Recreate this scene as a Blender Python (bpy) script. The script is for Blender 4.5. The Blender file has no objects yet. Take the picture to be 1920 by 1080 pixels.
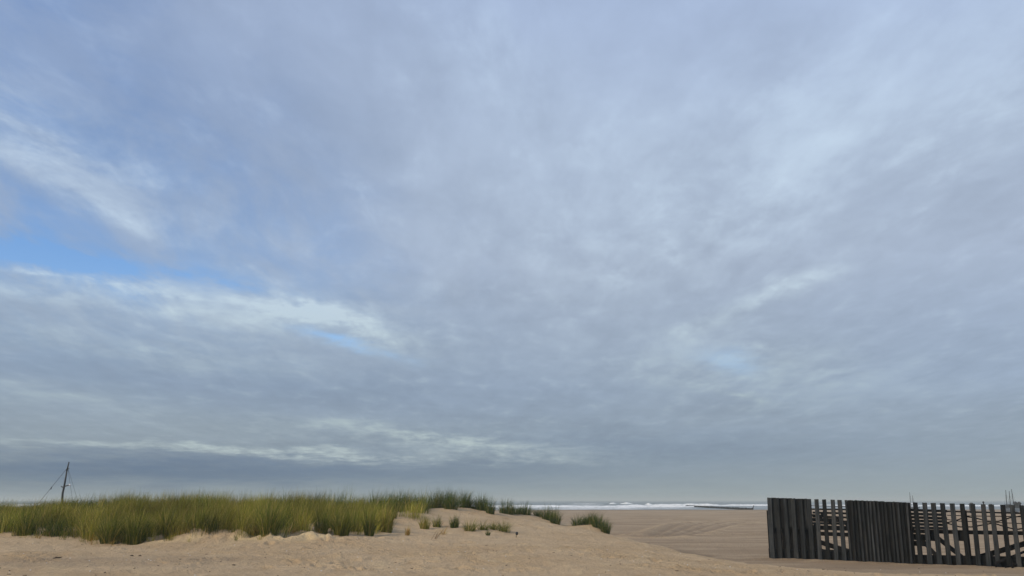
import bpy, math, random
import numpy as np
from mathutils import Vector

random.seed(7)
rng = np.random.default_rng(7)
S = bpy.context.scene
COL = S.collection

# ------------------------------------------------------------------ camera
F = 1700.0                       # focal length in photo pixels (1920 wide)
HOR = 938.0                      # horizon row in the photo
CAM = np.array([0.0, 0.0, 2.0])
PITCH = math.atan((HOR - 540.0) / F)
cd = bpy.data.cameras.new("camera")
cam = bpy.data.objects.new("camera", cd)
COL.objects.link(cam)
cam.location = CAM
cam.rotation_euler = (math.pi / 2 + PITCH, 0, 0)
cd.sensor_width = 36.0
cd.lens = 36.0 * F / 1920.0
cd.clip_start = 0.1
cd.clip_end = 40000.0
S.camera = cam
S.render.resolution_x, S.render.resolution_y = 1024, 576

def ray(px, py):
    u = (px - 960.0) / F
    v = (540.0 - py) / F
    c, s = math.cos(PITCH), math.sin(PITCH)
    return np.array([u, c - v * s, s + v * c])

def at(px, py, D):
    """point on the pixel's ray at ground distance D ahead of the camera"""
    d = ray(px, py)
    return CAM + d * (D / d[1])

def azel(px, py):
    d = ray(px, py)
    d = d / np.linalg.norm(d)
    return math.atan2(d[0], d[1]), math.asin(d[2])

# ------------------------------------------------------------------ view, sun
S.view_settings.view_transform = 'Standard'
S.view_settings.look = 'None'
S.view_settings.exposure = 0.0
S.view_settings.gamma = 1.0
S.view_settings.use_curve_mapping = False
S.render.engine = 'CYCLES'

SUN_EL = math.radians(33)
SUN_AZ = math.radians(-128)      # compass-like, clockwise from +Y: behind the camera, to the left
sd = bpy.data.lights.new("sun", 'SUN')
sun = bpy.data.objects.new("sun", sd)
COL.objects.link(sun)
sd.energy = 2.7
sd.angle = math.radians(8)
sd.color = (1.0, 0.84, 0.62)
sdir = Vector((math.sin(SUN_AZ) * math.cos(SUN_EL), math.cos(SUN_AZ) * math.cos(SUN_EL), math.sin(SUN_EL)))
sun.rotation_euler = sdir.to_track_quat('Z', 'Y').to_euler()
sun.location = sdir * 50

# ------------------------------------------------------------------ node helper
class NG:
    def __init__(self, tree):
        self.t = tree
        tree.nodes.clear()
    def n(self, typ, **kw):
        nd = self.t.nodes.new(typ)
        for k, v in kw.items():
            setattr(nd, k, v)
        return nd
    def put(self, sock, val):
        if hasattr(val, 'is_output') or isinstance(val, bpy.types.NodeSocket):
            self.t.links.new(val, sock)
        elif val is not None:
            sock.default_value = val
    def m(self, op, a, b=None, c=None, clamp=False):
        nd = self.n('ShaderNodeMath', operation=op, use_clamp=clamp)
        for i, v in enumerate((a, b, c)):
            if v is not None:
                self.put(nd.inputs[i], v)
        return nd.outputs[0]
    def vm(self, op, a, b=None, out=0):
        nd = self.n('ShaderNodeVectorMath', operation=op)
        self.put(nd.inputs[0], a)
        if b is not None:
            self.put(nd.inputs[1], b)
        return nd.outputs[out]
    def noise(self, vec, scale, detail=4, rough=0.5, dist=0.0, dim='3D', color=False):
        nd = self.n('ShaderNodeTexNoise', noise_dimensions=dim)
        self.put(nd.inputs['Vector'], vec)
        nd.inputs['Scale'].default_value = scale
        nd.inputs['Detail'].default_value = detail
        nd.inputs['Roughness'].default_value = rough
        nd.inputs['Distortion'].default_value = dist
        return nd.outputs['Color' if color else 0]
    def smooth(self, v, lo, hi, a=0.0, b=1.0):
        nd = self.n('ShaderNodeMapRange', interpolation_type='SMOOTHSTEP')
        self.put(nd.inputs[0], v)
        nd.inputs[1].default_value = lo; nd.inputs[2].default_value = hi
        nd.inputs[3].default_value = a; nd.inputs[4].default_value = b
        return nd.outputs[0]
    def mix(self, fac, a, b, blend='MIX'):
        nd = self.n('ShaderNodeMix', data_type='RGBA', blend_type=blend)
        self.put(nd.inputs[0], fac); self.put(nd.inputs[6], a); self.put(nd.inputs[7], b)
        return nd.outputs[2]
    def ramp(self, fac, stops):
        nd = self.n('ShaderNodeValToRGB')
        cr = nd.color_ramp
        while len(cr.elements) < len(stops):
            cr.elements.new(0.5)
        for e, (p, c) in zip(cr.elements, stops):
            e.position = p
            e.color = (*c, 1.0)
        self.put(nd.inputs[0], fac)
        return nd.outputs[0]
    def mapping(self, vec, loc=(0, 0, 0), rot=(0, 0, 0), scale=(1, 1, 1), typ='POINT'):
        nd = self.n('ShaderNodeMapping', vector_type=typ)
        self.put(nd.inputs[0], vec)
        nd.inputs[1].default_value = loc
        nd.inputs[2].default_value = rot
        nd.inputs[3].default_value = scale
        return nd.outputs[0]

# ------------------------------------------------------------------ world: broken cloud sheet over blue sky
def build_world():
    w = bpy.data.worlds.new("World")
    S.world = w
    w.use_nodes = True
    g = NG(w.node_tree)
    tc = g.n('ShaderNodeTexCoord').outputs['Generated']
    d = g.vm('NORMALIZE', tc)
    sp = g.n('ShaderNodeSeparateXYZ'); g.put(sp.inputs[0], d)
    dx, dy, dz = sp.outputs
    zz = g.m('MAXIMUM', dz, 0.0)
    inv = g.m('DIVIDE', 1.0, g.m('ADD', zz, 0.10))
    cx = g.m('MULTIPLY', dx, inv)
    cy = g.m('MULTIPLY', dy, inv)
    cb = g.n('ShaderNodeCombineXYZ'); g.put(cb.inputs[0], cx); g.put(cb.inputs[1], cy)
    P = cb.outputs[0]                                   # where the view ray meets the cloud sheet
    az = g.m('ARCTAN2', dx, dy)
    el = g.m('ARCSINE', dz)
    cb2 = g.n('ShaderNodeCombineXYZ'); g.put(cb2.inputs[0], az); g.put(cb2.inputs[1], el)
    # irregular edges: displace the lookup by noise of the cloud sheet
    warp = g.noise(P, 1.6, 5, 0.58, color=True)
    warp = g.vm('MULTIPLY', g.vm('SUBTRACT', warp, (0.5, 0.5, 0.5)), (0.075, 0.030, 0.0))
    warp2 = g.noise(P, 6.0, 5, 0.62, color=True)
    warp2 = g.vm('MULTIPLY', g.vm('SUBTRACT', warp2, (0.5, 0.5, 0.5)), (0.045, 0.014, 0.0))
    A = g.vm('ADD', g.vm('ADD', cb2.outputs[0], warp), warp2)

    def gaussians(lst):
        acc = 0.0
        for (px, py, sx, sy, ang, wt) in lst:
            a, e = azel(px, py)
            q = g.mapping(A, (a, e, 0), (0, 0, math.radians(-ang)), (sx / F, sy / F, 1), 'TEXTURE')
            r = g.vm('DOT_PRODUCT', q, q, out=1)
            ex = g.m('EXPONENT', g.m('MULTIPLY', r, -0.5))
            acc = g.m('MULTIPLY_ADD', ex, wt, acc)
        return acc

    clear = gaussians([
        (80, 488, 190, 24, 5, 0.66), (300, 510, 120, 12, 4, 0.60), (110, 425, 200, 34, 10, 0.30),
        (70, 340, 330, 190, 8, 0.34), (560, 440, 150, 60, 20, 0.16), (660, 645, 70, 8, 14, 0.75),
        (1355, 678, 45, 12, 15, 0.28), (20, 30, 200, 110, 0, 0.32), (420, 330, 260, 120, 20, 0.08)])
    bright = gaussians([
        (95, 262, 120, 36, 6, 0.62), (240, 402, 110, 11, 19, 0.50), (110, 519, 200, 4, 3, 0.60), (200, 330, 280, 40, 16, 0.18),
        (330, 540, 200, 11, 3, 0.36), (590, 578, 110, 22, 14, 0.9), (640, 605, 60, 12, 12, 0.6),
        (400, 595, 260, 26, 6, 0.40), (200, 565, 260, 18, 2, 0.34), (250, 655, 260, 22, 5, 0.34), (1500, 300, 380, 120, -15, 0.16), (1000, 380, 300, 120, 0, 0.10), (1400, 575, 110, 12, -24, 0.55),
        (1500, 525, 60, 10, -8, 0.55), (1870, 225, 90, 40, -22, 0.45), (1400, 690, 170, 42, 6, 0.40),
        (1385, 746, 28, 5, 14, 0.55), (830, 823, 150, 7, 5, 0.8), (470, 845, 280, 5, 1.5, 0.85),
        (920, 850, 120, 6, 4, 0.45), (1430, 350, 260, 70, -18, 0.30), (600, 810, 300, 18, 0, 0.18),
        (950, 160, 160, 60, 20, 0.22), (1650, 120, 330, 80, -10, 0.18), (120, 745, 130, 10, 4, 0.28)])
    dark = gaussians([
        (150, 884, 380, 24, 0, 1.15), (420, 715, 420, 40, 4, 0.42), (1150, 842, 380, 26, 1, 0.50),
        (110, 625, 190, 34, 4, 0.15), (330, 190, 250, 110, 12, 0.55), (820, 650, 240, 60, 10, 0.14),
        (1750, 700, 260, 110, -8, 0.18), (700, 888, 380, 20, 0, 0.60)])

    n1 = g.noise(P, 0.75, 9, 0.60, 0.35)
    Ps = g.mapping(P, (0, 0, 0), (0, 0, math.radians(16)), (1.25, 0.55, 1))
    n2 = g.noise(Ps, 2.6, 9, 0.62, 0.5)                 # wind-drawn streaks
    n3 = g.noise(g.mapping(P, (3, 5, 0), (0, 0, math.radians(-12)), (1.25, 0.62, 1)), 6.5, 8, 0.58, 0.25)
    base = g.ramp(el, [(0.0, (0.285, 0.342, 0.360)), (0.045, (0.288, 0.354, 0.415)), (0.12, (0.312, 0.390, 0.500)),
                       (0.25, (0.375, 0.452, 0.582)), (0.38, (0.395, 0.482, 0.632)), (0.55, (0.380, 0.478, 0.675)),
                       (0.9, (0.40, 0.49, 0.66))])
    # clouds thin a little towards the right-hand side, thicken to the left
    side = g.smooth(az, -0.75, 0.75, 0.90, 1.07)
    tone = g.m('MULTIPLY_ADD', g.m('SUBTRACT', n1, 0.5), 0.42, 1.0)
    tone = g.m('MULTIPLY_ADD', g.m('SUBTRACT', n2, 0.5), 0.26, tone)
    tone = g.m('MULTIPLY_ADD', g.m('SUBTRACT', n3, 0.5), 0.25, tone)
    low = g.smooth(el, 0.0, 0.10)
    tone = g.m('ADD', 1.0, g.m('MULTIPLY', g.m('SUBTRACT', tone, 1.0), g.m('MULTIPLY_ADD', low, 0.75, 0.25)))
    tone = g.m('MULTIPLY', tone, side)
    cc = g.n('ShaderNodeVectorMath', operation='SCALE'); g.put(cc.inputs[0], base); g.put(cc.inputs[3], tone)
    dk = g.n('ShaderNodeVectorMath', operation='SCALE'); dk.inputs[0].default_value = (0.36, 0.29, 0.17); g.put(dk.inputs[3], dark)
    grey = g.vm('MULTIPLY', cc.outputs[0], g.vm('SUBTRACT', (1.0, 1.0, 1.0), dk.outputs[0]))
    n4 = g.noise(g.mapping(P, (9, 2, 0), (0, 0, math.radians(10)), (1.1, 0.8, 1)), 9.0, 7, 0.6, 0.3)
    nb = g.m('MULTIPLY_ADD', n4, 0.28, g.m('MULTIPLY_ADD', n3, 0.40, g.m('MULTIPLY', n2, 0.52)))
    b = g.m('MULTIPLY', bright, g.smooth(nb, 0.46, 0.76, 0.25, 1.35))
    b = g.m('ADD', b, g.m('MULTIPLY', low, g.smooth(n3, 0.54, 0.78, 0.0, 0.20)))
    b = g.m('MINIMUM', b, 1.0)
    warm = g.ramp(el, [(0.0, (0.46, 0.53, 0.54)), (0.10, (0.45, 0.55, 0.57)), (0.25, (0.58, 0.70, 0.82)), (0.6, (0.54, 0.68, 0.88))])
    cloud = g.mix(b, grey, warm)
    k = g.m('MULTIPLY', clear, g.smooth(n2, 0.62, 0.36, 0.45, 1.15))
    k = g.m('MULTIPLY', k, g.m('SUBTRACT', 1.0, g.m('MULTIPLY', b, 0.6)))
    k = g.m('MINIMUM', k, 0.96)
    sky = g.n('ShaderNodeTexSky', sky_type='NISHITA')
    sky.sun_disc = False
    sky.sun_elevation = SUN_EL
    sky.sun_rotation = SUN_AZ
    sky.altitude = 5
    sky.air_density = 1.25
    sky.dust_density = 0.4
    sky.ozone_density = 2.5
    bg1 = g.n('ShaderNodeBackground'); hs = g.n('ShaderNodeHueSaturation'); hs.inputs['Saturation'].default_value = 1.28; g.put(hs.inputs['Color'], sky.outputs[0]); g.put(bg1.inputs[0], g.mix(1.0, hs.outputs[0], (1.08, 1.03, 1.22, 1), 'MULTIPLY')); bg1.inputs[1].default_value = 0.13
    bg2 = g.n('ShaderNodeBackground'); g.put(bg2.inputs[0], cloud); bg2.inputs[1].default_value = 1.0
    mx = g.n('ShaderNodeMixShader')
    g.put(mx.inputs[0], k); g.put(mx.inputs[1], bg2.outputs[0]); g.put(mx.inputs[2], bg1.outputs[0])
    out = g.n('ShaderNodeOutputWorld'); g.put(out.inputs[0], mx.outputs[0])
build_world()

# ------------------------------------------------------------------ materials
MATS = {}
def new_mat(name):
    m = bpy.data.materials.new(name); m.use_nodes = True
    MATS[name] = m
    g = NG(m.node_tree)
    out = g.n('ShaderNodeOutputMaterial')
    return m, g, out

def pbsdf(g, out, color, rough=0.8, spec=0.3, normal=None, metallic=0.0):
    p = g.n('ShaderNodeBsdfPrincipled')
    g.put(p.inputs['Base Color'], color)
    g.put(p.inputs['Roughness'], rough)
    p.inputs['Specular IOR Level'].default_value = spec
    p.inputs['Metallic'].default_value = metallic
    if normal is not None:
        g.put(p.inputs['Normal'], normal)
    g.put(out.inputs[0], p.outputs[0])
    return p

def bump(g, h, strength, dist):
    b = g.n('ShaderNodeBump')
    b.inputs['Strength'].default_value = strength
    b.inputs['Distance'].default_value = dist
    g.put(b.inputs['Height'], h)
    return b.outputs[0]

def mat_sand():
    m, g, out = new_mat('sand')
    pos = g.n('ShaderNodeNewGeometry').outputs['Position']
    at_ = g.n('ShaderNodeAttribute', attribute_name='damp_shade').outputs['Fac']  # beach damp, plus toe and rut shade put into the sand tone
    n1 = g.noise(pos, 0.35, 6, 0.6)
    n2 = g.noise(g.mapping(pos, scale=(1.0, 0.45, 1)), 2.2, 7, 0.65)
    n3 = g.noise(pos, 45.0, 3, 0.7)
    n4 = g.noise(g.mapping(pos, scale=(0.16, 0.6, 1)), 0.9, 6, 0.6, 0.4)
    dry = g.mix(g.smooth(n1, 0.34, 0.66), (0.525, 0.380, 0.228, 1), (0.605, 0.455, 0.288, 1))
    dry = g.mix(g.smooth(n2, 0.50, 0.74, 0.0, 0.7), dry, (0.70, 0.545, 0.335, 1))
    dry = g.mix(g.smooth(n2, 0.44, 0.26, 0.0, 0.6), dry, (0.36, 0.242, 0.130, 1))
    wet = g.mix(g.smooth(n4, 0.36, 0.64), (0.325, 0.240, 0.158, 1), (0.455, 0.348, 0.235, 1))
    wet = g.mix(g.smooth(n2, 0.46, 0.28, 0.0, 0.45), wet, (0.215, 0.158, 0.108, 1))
    sl = g.n('ShaderNodeAttribute', attribute_name='sunlit_slump').outputs['Fac']
    dry = g.mix(g.m('MULTIPLY', sl, 0.85), dry, (0.80, 0.62, 0.36, 1))  # sunlight on the lip put into the colour as paler sand
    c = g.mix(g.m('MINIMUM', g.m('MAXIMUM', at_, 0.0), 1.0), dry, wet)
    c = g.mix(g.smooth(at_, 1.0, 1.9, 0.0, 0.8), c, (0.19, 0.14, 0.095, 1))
    c = g.mix(g.smooth(n3, 0.30, 0.70, 0.0, 0.22), c, (0.20, 0.15, 0.10, 1))
    h = g.m('MULTIPLY_ADD', n3, 0.25, n2)
    h = g.m('MULTIPLY_ADD', g.noise(pos, 9.0, 5, 0.6), 0.55, h)
    pbsdf(g, out, c, 0.92, 0.12, bump(g, h, 1.0, 0.17))
    return m

def mat_grass():
    m, g, out = new_mat('marram')
    c = g.n('ShaderNodeAttribute', attribute_name='tint').outputs['Color']
    p = g.n('ShaderNodeBsdfPrincipled')
    g.put(p.inputs['Base Color'], c)
    p.inputs['Roughness'].default_value = 0.62
    p.inputs['Specular IOR Level'].default_value = 0.06
    tr = g.n('ShaderNodeBsdfTranslucent'); g.put(tr.inputs[0], c)
    mx = g.n('ShaderNodeMixShader'); mx.inputs[0].default_value = 0.28
    g.put(mx.inputs[1], p.outputs[0]); g.put(mx.inputs[2], tr.outputs[0])
    g.put(out.inputs[0], mx.outputs[0])
    return m

def mat_wood(name, c1, c2, c3):
    m, g, out = new_mat(name)
    pos = g.n('ShaderNodeTexCoord').outputs['Object']
    rnd = g.n('ShaderNodeObjectInfo').outputs['Random']
    sh = g.n('ShaderNodeCombineXYZ'); g.put(sh.inputs[0], g.m('MULTIPLY', rnd, 40.0))
    v = g.vm('ADD', pos, sh.outputs[0])
    grain = g.noise(g.mapping(v, scale=(26, 26, 1.1)), 1.0, 6, 0.65, 0.3)
    stain = g.noise(v, 1.6, 5, 0.6)
    c = g.mix(g.smooth(grain, 0.35, 0.68), (*c1, 1), (*c2, 1))
    c = g.mix(g.smooth(stain, 0.42, 0.72, 0, 0.8), c, (*c3, 1))
    br = g.m('MULTIPLY_ADD', rnd, 1.2, 0.4)
    sc = g.n('ShaderNodeVectorMath', operation='SCALE'); g.put(sc.inputs[0], c); g.put(sc.inputs[3], br)
    pbsdf(g, out, sc.outputs[0], 0.9, 0.06, bump(g, grain, 0.5, 0.01))
    return m

def mat_plain(name, c, rough=0.6, spec=0.3, var=0.25, metallic=0.0):
    m, g, out = new_mat(name)
    pos = g.n('ShaderNodeTexCoord').outputs['Object']
    n = g.noise(pos, 6.0, 5, 0.6)
    d = tuple(x * (1 - var) for x in c)
    col = g.mix(g.smooth(n, 0.3, 0.7), (*d, 1), (*c, 1))
    pbsdf(g, out, col, rough, spec, bump(g, n, 0.2, 0.01), metallic)
    return m

def mat_sea():
    m, g, out = new_mat('sea_water')
    pos = g.n('ShaderNodeNewGeometry').outputs['Position']
    w1 = g.noise(g.mapping(pos, scale=(0.10, 0.5, 1)), 0.5, 7, 0.65)
    w2 = g.noise(g.mapping(pos, scale=(0.35, 1.2, 1)), 1.1, 4, 0.6)
    h = g.m('MULTIPLY_ADD', w2, 0.4, w1)
    sp = g.n('ShaderNodeSeparateXYZ'); g.put(sp.inputs[0], pos)
    # surf zone: bands of spent foam drifting between the breakers and the beach
    band = g.noise(g.mapping(pos, scale=(0.018, 0.085, 1)), 1.0, 8, 0.68, 0.4)
    zone = g.m('MULTIPLY', g.smooth(sp.outputs[1], 560, 420), g.smooth(sp.outputs[1], 200, 240))
    foam = g.m('MULTIPLY', zone, g.smooth(band, 0.42, 0.60))
    lace = g.noise(g.mapping(pos, scale=(0.2, 0.5, 1)), 1.0, 6, 0.7)
    foam = g.m('MULTIPLY', foam, g.smooth(lace, 0.36, 0.64, 0.12, 0.75))
    c = g.mix(foam, (0.085, 0.105, 0.10, 1), (0.66, 0.69, 0.70, 1))
    rough = g.m('MULTIPLY_ADD', foam, 0.45, 0.30)
    p = pbsdf(g, out, c, rough, 0.5, bump(g, h, 0.8, 0.7))
    p.inputs['IOR'].default_value = 1.33
    return m

def mat_foam():
    m, g, out = new_mat('foam_white')
    pos = g.n('ShaderNodeNewGeometry').outputs['Position']
    n = g.noise(g.mapping(pos, scale=(0.5, 1, 1.5)), 1.2, 6, 0.65)
    c = g.mix(g.smooth(n, 0.32, 0.55), (0.42, 0.47, 0.48, 1), (0.84, 0.86, 0.87, 1))
    pbsdf(g, out, c, 0.8, 0.2, bump(g, n, 0.6, 0.3))
    return m

SAND = mat_sand()
GRASS = mat_grass()
SLAT = mat_wood('weathered_slat', (0.010, 0.0115, 0.013), (0.034, 0.038, 0.042), (0.040, 0.040, 0.039))
BEAM = mat_wood('dark_beam', (0.004, 0.004, 0.005), (0.010, 0.010, 0.011), (0.015, 0.013, 0.012))
BOARD = mat_wood('grey_board', (0.007, 0.008, 0.009), (0.020, 0.022, 0.024), (0.028, 0.029, 0.030))
DRIFT = mat_wood('driftwood', (0.030, 0.022, 0.016), (0.075, 0.055, 0.040), (0.060, 0.045, 0.033))
STRAWM = mat_plain('dry_twig', (0.17, 0.11, 0.055), 0.8, 0.1)
IRON = mat_plain('dark_iron', (0.018, 0.020, 0.023), 0.55, 0.4)
WIRE = mat_plain('steel_wire', (0.055, 0.065, 0.080), 0.5, 0.4)
PALE = mat_plain('pale_paint', (0.70, 0.72, 0.74), 0.4, 0.5, 0.1)
HULLW = mat_plain('hull_blue_grey', (0.12, 0.15, 0.19), 0.45, 0.4, 0.2)
HUTM = mat_plain('hut_boards', (0.030, 0.031, 0.034), 0.8, 0.2)
ROOFM = mat_plain('hut_roof', (0.040, 0.042, 0.046), 0.8, 0.2)
SEA = mat_sea()
FOAM = mat_foam()

# ------------------------------------------------------------------ object helpers
def mesh_obj(name, verts, faces, mat, parent=None, loc=(0, 0, 0), smooth=False):
    me = bpy.data.meshes.new(name)
    me.from_pydata([tuple(map(float, v)) for v in verts], [], faces)
    me.materials.append(mat)
    if smooth:
        me.polygons.foreach_set('use_smooth', [True] * len(me.polygons))
    me.update()
    o = bpy.data.objects.new(name, me)
    COL.objects.link(o)
    o.location = loc
    if parent:
        o.parent = parent
    return o

def thing(name, loc, label, cat, group=None):
    o = bpy.data.objects.new(name, None)
    o.empty_display_size = 0.1
    COL.objects.link(o)
    o.location = loc
    tag(o, label, cat, group)
    return o

def tag(o, label, cat, group=None):
    o['label'] = label; o['category'] = cat
    if group:
        o['group'] = group
    return o

def box_vf(c, ax, ay, az):
    """box from centre and three half-axis vectors"""
    c = np.array(c, float); ax = np.array(ax, float); ay = np.array(ay, float); az = np.array(az, float)
    v = [c + sx * ax + sy * ay + sz * az for sz in (-1, 1) for sy in (-1, 1) for sx in (-1, 1)]
    f = [(0, 2, 3, 1), (4, 5, 7, 6), (0, 1, 5, 4), (2, 6, 7, 3), (0, 4, 6, 2), (1, 3, 7, 5)]
    return v, f

def join(parts):
    V, Fc = [], []
    for v, f in parts:
        o = len(V)
        V += list(v); Fc += [tuple(i + o for i in q) for q in f]
    return V, Fc

def tube_vf(pts, rad, n=8):
    pts = [np.array(p, float) for p in pts]
    if not hasattr(rad, '__len__'):
        rad = [rad] * len(pts)
    V, Fc = [], []
    for i, p in enumerate(pts):
        t = pts[min(i + 1, len(pts) - 1)] - pts[max(i - 1, 0)]
        t = t / np.linalg.norm(t)
        a = np.cross(t, [0, 0, 1.0]) if abs(t[2]) < 0.9 else np.cross(t, [1.0, 0, 0])
        a /= np.linalg.norm(a); b = np.cross(t, a)
        for k in range(n):
            th = 2 * math.pi * k / n
            V.append(p + rad[i] * (math.cos(th) * a + math.sin(th) * b))
    for i in range(len(pts) - 1):
        for k in range(n):
            k2 = (k + 1) % n
            Fc.append((i * n + k, i * n + k2, (i + 1) * n + k2, (i + 1) * n + k))
    Fc.append(tuple(range(n - 1, -1, -1)))
    Fc.append(tuple(range((len(pts) - 1) * n, len(pts) * n)))
    return V, Fc

def beam_vf(p, q, w, h, side=None):
    """rectangular timber from p to q, w across, h high"""
    p = np.array(p, float); q = np.array(q, float)
    t = q - p; L = np.linalg.norm(t); t /= L
    up = np.array([0, 0, 1.0]) if abs(t[2]) < 0.95 else np.array([1.0, 0, 0])
    s = np.cross(t, up); s /= np.linalg.norm(s)
    u = np.cross(s, t)
    return box_vf((p + q) / 2, t * L / 2, s * w / 2, u * h / 2)

# ------------------------------------------------------------------ numpy noise
_perm = rng.permutation(512)
def _hash(ix, iy, seed):
    return _perm[(_perm[(ix + seed * 31) & 511] + iy) & 511] / 511.0
def vnoise(x, y, seed=0):
    ix = np.floor(x).astype(int); iy = np.floor(y).astype(int)
    fx = x - ix; fy = y - iy
    fx = fx * fx * fx * (fx * (fx * 6 - 15) + 10); fy = fy * fy * fy * (fy * (fy * 6 - 15) + 10)
    a = _hash(ix, iy, seed); b = _hash(ix + 1, iy, seed)
    c = _hash(ix, iy + 1, seed); d = _hash(ix + 1, iy + 1, seed)
    return (a * (1 - fx) + b * fx) * (1 - fy) + (c * (1 - fx) + d * fx) * fy
def fbm(x, y, seed=0, octv=4, gain=0.5):
    r = 0; amp = 1; tot = 0
    for i in range(octv):
        r = r + amp * vnoise(x * 2 ** i + 17.3 * i, y * 2 ** i + 5.1 * i, seed + i)
        tot += amp; amp *= gain
    return r / tot - 0.5
def sstep(v, lo, hi):
    t = np.clip((v - lo) / (hi - lo), 0, 1)
    return t * t * (3 - 2 * t)

# ------------------------------------------------------------------ terrain height
CTRL = []
for (px, py, D) in [
    # foreground sand
    (-200, 1080, 15.5), (0, 1080, 15.5), (300, 1080, 15.8), (600, 1080, 16), (900, 1080, 16.3), (1200, 1080, 17), (1500, 1080, 18), (1900, 1080, 19.5),
    (-100, 1050, 20), (200, 1050, 20.5), (500, 1050, 20.5), (800, 1050, 20.5), (1050, 1048, 21), (1250, 1050, 22.5),
    (-60, 1022, 25), (220, 1024, 25.5), (450, 1020, 25.5), (620, 1021, 25.7), (780, 1021, 25.5), (960, 1020, 26.5), (1100, 1020, 28), (1200, 1030, 27.5),
    # foot of the grass
    (-60, 1000, 27.5), (30, 1001, 27.5), (100, 1005, 27.3), (180, 1019, 26.3), (270, 1017, 26.5), (310, 1003, 27), (450, 1000, 27), (560, 996, 27.5),
    (640, 1004, 28), (700, 1006, 28.4), (740, 1003, 29.2), (780, 1006, 29),
    # sandy shoulder right of the grass
    (790, 967, 35), (830, 960, 38), (868, 952, 41), (900, 957, 42), (930, 963, 43), (985, 963, 45), (1010, 968, 44), (1045, 983, 43),
    (1080, 986, 43), (1110, 982, 43), (1130, 995, 42.4), (1145, 1003, 41.5), (860, 975, 36), (800, 988, 33), (880, 998, 31), (930, 990, 33.5), (960, 983, 37.5),
    (1000, 1000, 34), (960, 1010, 30), (1060, 1003, 35), (1100, 1010, 33), (1120, 1003, 37), (1160, 1012, 35), (1210, 1021, 32)]:
    p = at(px, py, D)
    CTRL.append((p[0], p[1], p[2]))
for X in (-30, -24, -18, -14, -10, -7):                 # the grassy bank itself
    k = 0.12 if X < -15 else 0.0
    CTRL += [(X, 30.0, 1.30 - k), (X, 33.5, 1.50 - k), (X, 37.5, 1.52 - k), (X, 43, 0.9)]
CTRL += [(-5, 32, 1.22), (-4.8, 35.5, 1.45), (-4.5, 39, 1.56), (-4, 43, 1.35), (-2, 46, 1.0), (0, 48, 0.7), (2.5, 47.5, 0.4),
         (-20, 8, 0.6), (0, 8, 0.5), (15, 8, 0.4), (0, -10, 0.4), (-20, -10, 0.5), (20, -10, 0.4), (14, 16, 0.38), (22, 15, 0.35), (-30, 20, 0.7),
         (5.0, 41, .40), (5.3, 36, .36), (5.8, 30, .33), (6.8, 25, .30), (9, 22, .30), (4.2, 36, .52), (4.7, 30, .47), (5.6, 26, .44), (7, 22.5, .40), (12, 19.5, .30)]
CTRL = np.array(CTRL)
# smooth surface through those points (multiquadric)
MQ_MEAN = CTRL[:, 2].mean()
_dx = CTRL[:, None, 0] - CTRL[None, :, 0]; _dy = (CTRL[:, None, 1] - CTRL[None, :, 1]) * 0.75
MQ_W = np.linalg.solve(np.sqrt(_dx ** 2 + _dy ** 2 + 0.5) - 0.05 * np.eye(len(CTRL)), CTRL[:, 2] - MQ_MEAN)
# outline of the dune on the beach side
TOE = np.array([(-60, 50), (-30, 48.5), (-8, 49), (-2, 51), (2.6, 49.5), (4.4, 45), (5.15, 41.5), (5.5, 36), (6.05, 29.5), (7.2, 24.5), (9.6, 21.0), (14, 18.6), (30, 16), (80, 8), (80, -80), (-60, -80)], float)

def toe_dist(X, Y):
    best = np.full(X.shape, 1e9)
    inside = np.zeros(X.shape, bool)
    n = len(TOE)
    for i in range(n):
        a = TOE[i]; b = TOE[(i + 1) % n]
        e = b - a
        t = np.clip(((X - a[0]) * e[0] + (Y - a[1]) * e[1]) / (e @ e), 0, 1)
        best = np.minimum(best, (X - a[0] - t * e[0]) ** 2 + (Y - a[1] - t * e[1]) ** 2)
        if abs(b[1] - a[1]) > 1e-9:
            c = ((a[1] > Y) != (b[1] > Y)) & (X < (b[0] - a[0]) * (Y - a[1]) / (b[1] - a[1]) + a[0])
            inside ^= c
    return np.where(inside, 1, -1) * np.sqrt(best)

def seg_dist(X, Y, pts):
    best = np.full(X.shape, 1e9); side = np.zeros(X.shape)
    for a, b in zip(pts[:-1], pts[1:]):
        a = np.array(a); b = np.array(b); e = b - a
        t = np.clip(((X - a[0]) * e[0] + (Y - a[1]) * e[1]) / (e @ e), 0, 1)
        best = np.minimum(best, np.hypot(X - a[0] - t * e[0], Y - a[1] - t * e[1]))
    return best

def gpt(px, py, z=0.0):
    d = ray(px, py)
    k = (z - CAM[2]) / d[2]
    p = CAM + d * k
    return (p[0], p[1])

TRACKS = []
for off in (0, 30, 60, 92):
    TRACKS.append([gpt(1196 + off * .6, 1007), gpt(1228 + off * .75, 1002), gpt(1248 + off * .9, 993), gpt(1262 + off, 986), gpt(1292 + off * 1.1, 980.5), gpt(1345 + off * 1.2, 977.5), gpt(1420 + off * 1.3, 976)])
LINES = [[gpt(1140, 1003), gpt(1180, 1003.5), gpt(1215, 1005)], [gpt(1282, 1006), gpt(1330, 1003.5), gpt(1430, 1001.5)],
         [gpt(1180, 973), gpt(1260, 974), gpt(1330, 975)], [gpt(1380, 961), gpt(1440, 961.5), gpt(1500, 962)]]

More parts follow.
